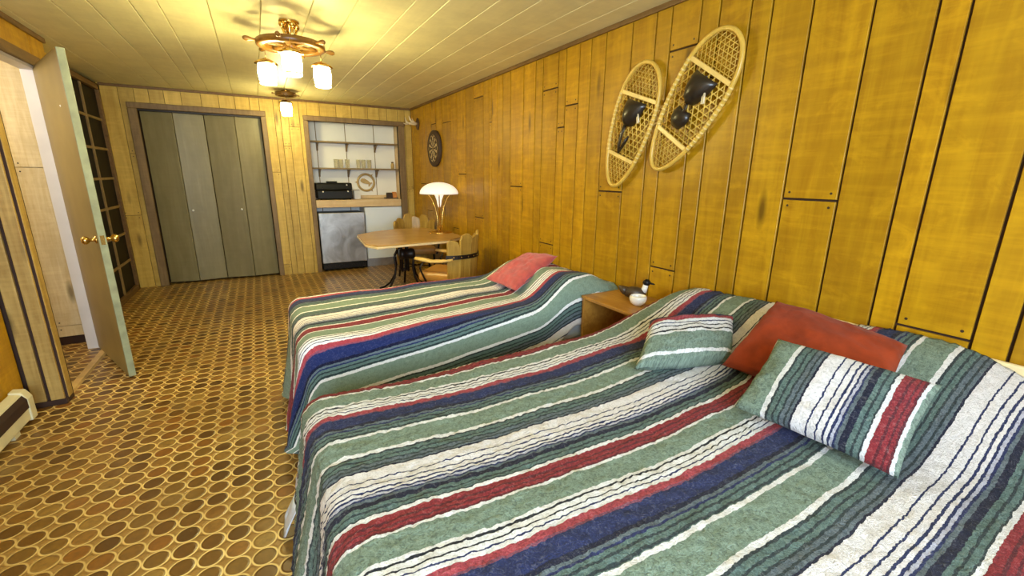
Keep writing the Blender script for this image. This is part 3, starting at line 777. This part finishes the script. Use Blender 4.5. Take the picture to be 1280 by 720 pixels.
# ------------------------------------------------------------------ snowshoes
def outline(v):
    """half width (m) of the shoe at 0 (tail) .. 1 (toe)"""
    pass
def snowshoe(name,foot,toe,lift,label):
    """foot/toe: (y,z) of tail and toe end on the wall"""
    e=empty(name,(W,foot[0],foot[1]),0,label,'snowshoe','snowshoes on the wall')
    ax=Vector((0,toe[0]-foot[0],toe[1]-foot[1])); ln_=ax.length; ax.normalize(); sd=Vector((0,ax.z,-ax.y)); sd=-sd if sd.y>0 else sd  # sd points to the right in the photo (towards -y)
    def P(s,t,d): return ax*s+sd*t+Vector((-d,0,0))
    NP=48; hw=.178
    def shape(q):
        # closed outline, q angle; fuller at the toe
        s=.5-.5*math.cos(q)
        return s
    def half(s):
        s=min(1,max(0,s)); 
        return hw*max(0,1-abs(2*s-1)**2.3)**.5*(.72+.40*s)
    pts=[]
    for i in range(NP):
        q=PI*(i/(NP-1)); s=(1-math.cos(q))/2; pts.append((s*ln_,half(s)))
    ring=[(s,t) for s,t in pts]+[(s,-t) for s,t in pts[::-1][1:-1]]
    b=MB(); b.tube([P(s,t,.035) for s,t in ring],.0125,8,closed=True); fr=b.build('frame',M['ash'],e)
    # lacing
    def clip(p0,d):
        # march both ways inside outline
        def inside(s,t): return 0<s<ln_ and abs(t)<half(s/ln_)-.004
        res=[]
        run=None;k=-1.0
        segs=[]
        while k<1.0:
            s,t=p0[0]+d[0]*k,p0[1]+d[1]*k
            if inside(s,t):
                if run is None: run=(s,t)
                last=(s,t)
            elif run is not None: segs.append((run,last)); run=None
            k+=.006
        return segs
    b=MB()
    def lace(s0,s1,sp,rad):
        for angd in (0,60,120):
            q=math.radians(angd+90*0); d=(math.sin(q)*1.0,math.cos(q)) if angd else (0,1)
            nn=(-d[1],d[0])
            off=-1.2
            while off<1.2:
                p0=(ln_/2+nn[0]*off,nn[1]*off)
                for a_,c_ in clip(p0,d):
                    # keep between s0 and s1
                    (sa,ta),(sb,tb)=a_,c_
                    if abs(sb-sa)<1e-6:
                        if not s0<sa<s1: continue
                    else:
                        lo,hi=(0,1)
                        f=lambda S:(S-sa)/(sb-sa)
                        e0,e1=sorted((f(s0),f(s1))); lo=max(lo,e0); hi=min(hi,e1)
                        if hi<=lo: continue
                        sa,ta,sb,tb=sa+(sb-sa)*lo,ta+(tb-ta)*lo,sa+(sb-sa)*hi,ta+(tb-ta)*hi
                    b.tube([P(sa,ta,.034+.001*(angd/60)),P(sb,tb,.034+.001*(angd/60))],rad,4)
                off+=sp
    c1,c2_=.255*ln_,.745*ln_
    lace(0,c1-.01,.026,.0022); lace(c1,c2_,.034,.0035); lace(c2_+.01,ln_,.026,.0022)
    b.build('lacing',M['raw'],e)
    for s in (c1,c2_):
        hwid=half(s/ln_)-.004; b=MB(); m=[P(s-.012,-hwid,.028),P(s+.012,-hwid,.028),P(s+.012,hwid,.028),P(s-.012,hwid,.028)]
        m2=[p+Vector((-.014,0,0)) for p in m]; b.add(m+m2,[(0,1,2,3),(7,6,5,4),(0,4,5,1),(1,5,6,2),(2,6,7,3),(3,7,4,0)]); b.build('crossbar',M['pale_wood'],e,bevel=.003)
    # rawhide wraps along the frame
    for sg in (-1,1):
        b=MB()
        for k in range(14):
            s=c1+(c2_-c1)*(k+.5)/14; t=sg*half(s/ln_); t2=sg*half((s+.006)/ln_); t1=sg*half((s-.006)/ln_); b.tube([P(s-.006,t1,.035),P(s+.006,t2,.035)],.0135,8)
        b.build('frame_wrap',M['pale_wood'],e)
    # toe piece: a leather flap that domes over the lacing, then heel strap
    b=MB(); ts=.60*ln_
    def patch(prof,depth,thick=.006):
        n=9;vs=[];fs=[]
        k=len(prof)
        for (s,tl,tr,h) in prof:
            for j in range(n):
                u=j/(n-1); t=tl+(tr-tl)*u; vs.append(P(s,t,.044+h*math.sin(PI*u)**.7))
        N_=len(vs)
        vs2=[v+Vector((thick,0,0)) for v in vs]
        for i in range(k-1):
            for j in range(n-1):
                A=i*n+j; fs.append((A,A+n,A+n+1,A+1)); fs.append((N_+A,N_+A+1,N_+A+n+1,N_+A+n))
        rim=[j for j in range(n)]+[i*n+n-1 for i in range(1,k)]+[(k-1)*n+j for j in range(n-2,-1,-1)]+[i*n for i in range(k-2,0,-1)]
        for i in range(len(rim)): a_,c_=rim[i],rim[(i+1)%len(rim)]; fs.append((a_,c_,N_+c_,N_+a_))
        b.add(vs+vs2,fs,0,True)
    patch([(ts+.085,-.075,.085,.02),(ts+.06,-.085,.080,.045),(ts+.0,-.080,.062,.06),(ts-.04,-.062,.040,.05),(ts-.065,-.040,.020,.03)],0)
    b.build('toe_binding',M['hide'],e)
    b=MB()
    if lift: # heel cup hangs as a rounded pad
        b.tube([P(ts-.05,-.02,.05),P(ts-.10,-.005,.056),P(ts-.13,-.01,.058)],[.012,.011,.012],8,flat=.5)
        patch([(ts-.105,-.060,.030,.012),(ts-.135,-.076,.045,.03),(ts-.17,-.076,.040,.03),(ts-.205,-.050,.015,.012)],0)
    else:
        b.tube([P(ts-.055,-.03,.05),P(ts-.12,-.034,.056),P(ts-.19,-.028,.056),P(ts-.24,-.018,.05)],[.013,.014,.013,.008],8,flat=.5)
        b.tube([P(ts-.24,-.018,.05),P(ts-.17,.016,.058),P(ts-.12,.030,.052)],[.008,.014,.008],8,flat=.5)
    b.build('heel_strap',M['hide'],e)
    b=MB(); b.tube([P(ts+.02,.055,.055),P(ts-.02,.085,.06),P(ts-.03,.075,.056),P(ts+.01,.05,.052)],.006,8); b.build('buckle',M['bone'],e)
    b=MB(); b.tube([P(c2_-.03,0,0),P(c2_-.03,0,.045)],.005,8); b.build('hanging_nail',M['nail'],e)
    return e
snowshoe('snowshoe',(1.955,1.455),(1.525,2.095),True,'larger looking tilted snowshoe on the plank wall above the near bed, black bindings')
snowshoe('snowshoe',(2.315,1.345),(2.060,2.055),False,'snowshoe hanging more upright, left of its pair on the plank wall')

# ------------------------------------------------------------------ dartboard and antlers
db=empty('dartboard',(W,5.80,1.735),0,'round dark dartboard with cream wedges on the plank wall above the lamp','dartboard')
RX=Matrix.Rotation(-PI/2,4,'Y')
b=MB(); b.lathe([(.228,0),(.232,.012),(.232,.036),(.225,.042),(0,.042)],40,0,RX); b.build('board',M['board_dark'],db,)
b=MB()
for k in range(20):
    def sec(r0,r1,a0,a1,mi=0):
        vs=[]
        for d in (.0405,.0435):
            for r_,q in ((r0,a0),(r1,a0),(r1,a1),(r0,a1)): vs.append(RX@Vector((r_*math.cos(q),r_*math.sin(q),d)))
        b.add(vs,[(3,2,1,0),(4,5,6,7),(0,1,5,4),(1,2,6,5),(2,3,7,6),(3,0,4,7)],mi)
    a0=math.radians(18*k-7); a1=math.radians(18*k+7)
    if k%2==0: sec(.03,.095,a0,a1); sec(.107,.150,a0,a1)
    else: sec(.158,.168,a0,a1)
b.build('wedges',M['board_light'],db)
b=MB()
for r_ in (.10,.155,.172): b.tube([RX@Vector((r_*math.cos(i*PI/20),r_*math.sin(i*PI/20),.044)) for i in range(40)],.0018,5,closed=True)
b.tube([RX@Vector((.018*math.cos(i*PI/8),.018*math.sin(i*PI/8),.044)) for i in range(16)],.003,5,closed=True); b.build('wire',M['brass_dark'],db)
an=empty('mounted_antlers',(W,6.50,2.105),0,'small pale antlers on a dark mount in the back corner under the ceiling','antlers')
b=MB(); b.ball((-.012,0,0),.02,.055,.085); b.build('mount',M['plaque'],an)
for s in (-1,1):
    b=MB(); b.tube([(-.025,s*.02,.0),(-.06,s*.05,.0),(-.11,s*.085,.005),(-.15,s*.10,.04),(-.165,s*.095,.09)],[.017,.015,.013,.011,.003],8)
    b.tube([(-.06,s*.05,.0),(-.09,s*.04,.03),(-.10,s*.03,.07)],[.012,.009,.003],8)
    b.tube([(-.11,s*.085,.005),(-.16,s*.075,-.005),(-.205,s*.05,.005)],[.012,.010,.003],8); b.build('antler',M['bone'],an)

# ------------------------------------------------------------------ kitchen niche
ct=empty('countertop',(1.32,L,0),0,'thick knotty pine countertop beam across the kitchen niche','countertop')
b=MB(); b.box(-.615,.60,.005,.05,.925,1.03); b.build('front_beam',M['pine'],ct,bevel=.004)
b=MB(); b.box(-.66,.66,.051,.448,.99,1.03); b.build('slab',M['pine'],ct,bevel=.002)
b=MB(); b.box(-.10,.66,.425,.448,1.0305,1.075); b.build('backsplash_strip',M['pine'],ct,bevel=.002)
for z,lab in ((1.855,'upper thin wooden shelf in the kitchen niche, empty'),(1.482,'lower thin wooden shelf in the kitchen niche, holding the glasses')):
    sh=empty('wall_shelf',(1.32,7.30,z),0,lab,'shelf','shelves of the kitchen niche')
    b=MB(); b.box(-.66,.66,-.20,-.002,-.02,0); b.build('board',M['shelf_wood'],sh,bevel=.002)
    for x in (-.485,-.075,.345):
        b=MB(); b.box(x-.012,x+.012,-.17,-.002,-.036,-.021); b.box(x-.012,x+.012,-.016,-.002,-.13,-.036); b.prism([(-.15,-.036),(-.13,-.036),(-.016,-.11),(-.016,-.13)],'x',x-.006,x+.006); b.build('bracket',M['casing'],sh)
def tumbler(): 
    e=empty('drinking_glass',(0,0,0)); b=MB()
    b.lathe([(.027,0),(.029,.004),(.034,.125),(.0325,.125),(.0275,.012),(0,.012)],20); b.build('glass_body',M['glass'],e); return e
tg=None
glabs=['leftmost clear glass on the lower kitchen shelf','second clear glass from the left on the lower kitchen shelf','third clear glass on the lower kitchen shelf, right edge of the left cluster',
 'clear glass in the middle of the lower kitchen shelf, first of the right cluster','clear glass in the middle of the right cluster on the lower shelf','rightmost clear glass of the row on the lower kitchen shelf']
for i,(x,y) in enumerate(((1.065,7.17),(1.135,7.20),(1.225,7.17),(1.385,7.17),(1.465,7.20),(1.545,7.17))):
    g_=tg=tumbler() if i==0 else copy_tree(tg)
    g_.location=(x,y,1.4825); tag(g_,glabs[i],'glass','glasses on the kitchen shelf')
jr_=empty('small_jar',(1.90,7.17,1.4825),0,'small amber jar at the right end of the lower kitchen shelf','jar')
b=MB(); b.lathe([(.022,0),(.026,.006),(.026,.065),(.016,.08),(.016,.085)],16); b.build('body',M['fish'],jr_)
b=MB(); b.lathe([(.019,.0855),(.019,.105),(0,.107)],16); b.build('lid',M['casing'],jr_)
# black grill / toaster oven on the counter
to=empty('toaster_oven',(.985,7.0,1.0305),0,'black two-level toaster oven at the left end of the pine countertop','appliance')
b=MB(); b.box(-.245,.235,-.10,.19,.012,.13); b.build('lower_body',M['black'],to,bevel=.012)
b=MB(); b.prism([(-.095,.132),(-.10,.16),(-.085,.225),(-.06,.238),(.17,.238),(.19,.22),(.19,.132)],'x',-.255,.235); b.build('lid',M['black'],to,bevel=.01)
b=MB(); b.box(-.10,.04,-.05,.06,.2385,.262); b.build('top_vent',M['black'],to,bevel=.008)
b=MB(); b.tube([(-.17,-.10,.155),(-.17,-.135,.15),(.15,-.135,.15),(.15,-.10,.155)],.008,8); b.build('handle',M['black'],to)
for x,z in ((-.17,.115),(.17,.12),(.16,.21)):
    b=MB(); b.lathe([(.011,0),(.011,.006),(.007,.010),(0,.010)],12,0,Matrix.Translation((x,-.1005 if z<.2 else -.093,z))@Matrix.Rotation(PI/2,4,'X')); b.build('knob',M['knob'],to)
for x in (-.2,.2):
    for y in (-.07,.15):
        b=MB(); b.lathe([(.014,0),(.014,.0115)],10,0,Matrix.Translation((x,y,0))); b.build('foot',M['black'],to)
wc=empty('paper_carton',(1.305,7.06,1.0305),.05,'small white carton beside the black toaster oven on the counter','carton')
b=MB(); b.box(-.045,.045,-.04,.04,0,.125); b.build('box',M['paper'],wc,bevel=.003)
b=MB(); b.prism([(-.04,.1255),(.04,.1255),(0,.140)],'x',-.044,.044); b.build('folded_top',M['paper'],wc)
fp=empty('fish_plaque',(1.50,7.298,1.27),0,'round tan ring plaque with a fish on the white back wall of the kitchen niche','plaque')
b=MB(); b.lathe([(.108,.004),(.108,.016),(.118,.022),(.136,.020),(.142,.010),(.140,.002),(.108,.004)],40,0,Matrix.Rotation(PI/2,4,'X')); b.build('ring',M['fish'],fp)
b=MB(); fo=[(-.085,.035),(-.06,.062),(-.02,.060),(.03,.030),(.065,-.005),(.088,.005),(.092,-.012),(.07,-.03),(.045,-.062),(.03,-.058),(.038,-.03),(.0,-.022),(-.05,-.01),(-.08,.012)]
b.prism(fo,'y',-.018,-.008); b.build('fish',M['fish'],fp,bevel=.003)
for q in (50,-55,178):
    b=MB(); m=Matrix.Rotation(-math.radians(q),4,'Y'); b.prism([(.132,-.016),(.150,-.008),(.172,0),(.150,.008),(.132,.016)],'y',-.016,-.004,0,m)
    b.build('ring_point',M['fish'],fp)
tr=empty('tray',(1.83,7.02,1.0305),0,'small dark tray at the right end of the pine countertop','tray')
b=MB(); b.box(-.115,.075,-.06,.06,0,.006); 
for x0,x1,y0_,y1_ in ((-.115,-.109,-.06,.06),(.069,.075,-.06,.06),(-.115,.075,-.06,-.054),(-.115,.075,.054,.06)): b.box(x0,x1,y0_,y1_,.006,.016)
b.build('tray_body',M['plaque'],tr)
for x0,x1,h_,mt,nm,lb in ((-.085,-.002,.085,'board_dark','tin','dark brown tin on the small tray, left of the orange box'),(.004,.062,.095,'orange','small_box','orange box on the small tray at the right end of the counter')):
    pk=empty(nm,(1.83+(x0+x1)/2,7.02,1.0368),0,lb,'package'); hw_=(x1-x0)/2
    b=MB(); b.box(-hw_,hw_,-.04,.04,0,h_-.012); b.build('body',M[mt],pk,bevel=.004)
    b=MB(); b.box(-hw_+.003,hw_-.003,-.037,.037,h_-.0118,h_); b.build('lid',M[mt],pk,bevel=.003)
fr_=empty('mini_fridge',(1.035,L,0),0,'stainless steel mini fridge under the left half of the counter','fridge')
b=MB(); b.box(-.315,.315,.045,.43,.02,.845); b.build('cabinet',M['iron'],fr_,bevel=.006)
b=MB(); b.box(-.318,.318,-.015,.04,.115,.85); dr=b.build('door',M['steel'],fr_,bevel=.010,seg=3)
b=MB(); b.box(-.3195,-.306,-.030,-.0155,.30,.72); b.build('handle',M['steel'],dr,bevel=.004)
b=MB(); b.box(-.31,.315,.0,.044,.025,.11)
b.build('kick_grille',M['black'],fr_,bevel=.004)
b=MB()
for k in range(5): b.box(-.28,.29,-.004,-.0005,.036+k*.014,.042+k*.014)
b.build('grille_slats',M['iron'],fr_)
for x in (-.27,.27):
    b=MB(); b.lathe([(.018,0),(.018,.0195)],12,0,Matrix.Translation((x,.08,0))); b.build('foot',M['black'],fr_)
cb=empty('base_cabinet',(1.66,L,0),0,'plain white cabinet front below the counter, right of the fridge','cabinet')
b=MB(); b.box(-.29,.305,.045,.43,.13,.915); b.build('body',M['white_panel'],cb)
b=MB(); b.box(-.288,.262,.020,.044,.135,.912); b.build('door',M['white_gloss_daylit'],cb,bevel=.004)
b=MB(); b.box(-.29,.305,.10,.43,0,.129); b.build('toe_kick',M['steel'],cb)

# ------------------------------------------------------------------ light
def lamp(kind,name,loc,energy,color,size=.1,rot=(0,0,0),sy=None):
    l=bpy.data.lights.new(name,kind); l.energy=energy; l.color=color
    if kind=='AREA':
        l.size=size
        if sy: l.shape='RECTANGLE'; l.size_y=sy
    elif kind=='POINT': l.shadow_soft_size=size
    o=bpy.data.objects.new(name,l); o.location=loc; o.rotation_euler=rot; col.objects.link(o); return o
warm=(1,.86,.38)
# second wheel light of the room hangs further forward than the photo shows
lamp('POINT','ceiling_lamp_light',(.45,.35,2.12),5,warm,.12)
for x,y in ((-.025,-.225),(-.15,.17),(.185,.07)): lamp('POINT','lantern_light',(.30+x,3.47+y,1.945),21,warm,.05)
lamp('POINT','pendant_light',(.415,6.22,2.03),20,warm,.05)
lamp('POINT','hall_light',(-1.95,3.9,2.1),30,(1,.90,.74),.1)
lamp('AREA','window_daylight',((wx0+wx1)/2,YN-.12,(wz0+wz1)/2),225,(.68,.84,1.0),wx1-wx0,(PI/2,0,0),wz1-wz0)
w=bpy.data.worlds.new('World'); bpy.context.scene.world=w; w.use_nodes=True
w.node_tree.nodes['Background'].inputs[0].default_value=(.6,.75,1,1); w.node_tree.nodes['Background'].inputs[1].default_value=.5

# ------------------------------------------------------------------ camera
cam=bpy.data.cameras.new('camera'); cam.sensor_width=36; cam.lens=547.49/1280*36; cam.clip_start=.02
co=bpy.data.objects.new('camera',cam); col.objects.link(co)
R0,R1,R2=(0.869635,-0.0107551,-0.493578),(-0.1136762,0.968537,-0.2213906),(0.4804296,0.2486371,0.8410511)
wv=lambda v:Vector((v[0],v[2],-v[1]))
rx,dn,fw=wv(R0),wv(R1),wv(R2)
fw.normalize(); rx=(rx-fw*rx.dot(fw)).normalized(); up=rx.cross(fw)
m=Matrix.Identity(4)
for i in range(3): m[i][0]=rx[i]; m[i][1]=up[i]; m[i][2]=-fw[i]
m.translation=Vector((0,0,HC)); co.matrix_world=m
sc=bpy.context.scene; sc.camera=co
sc.view_settings.view_transform='Standard'; sc.view_settings.look='None'; sc.view_settings.exposure=0; sc.view_settings.gamma=1; sc.view_settings.use_curve_mapping=False
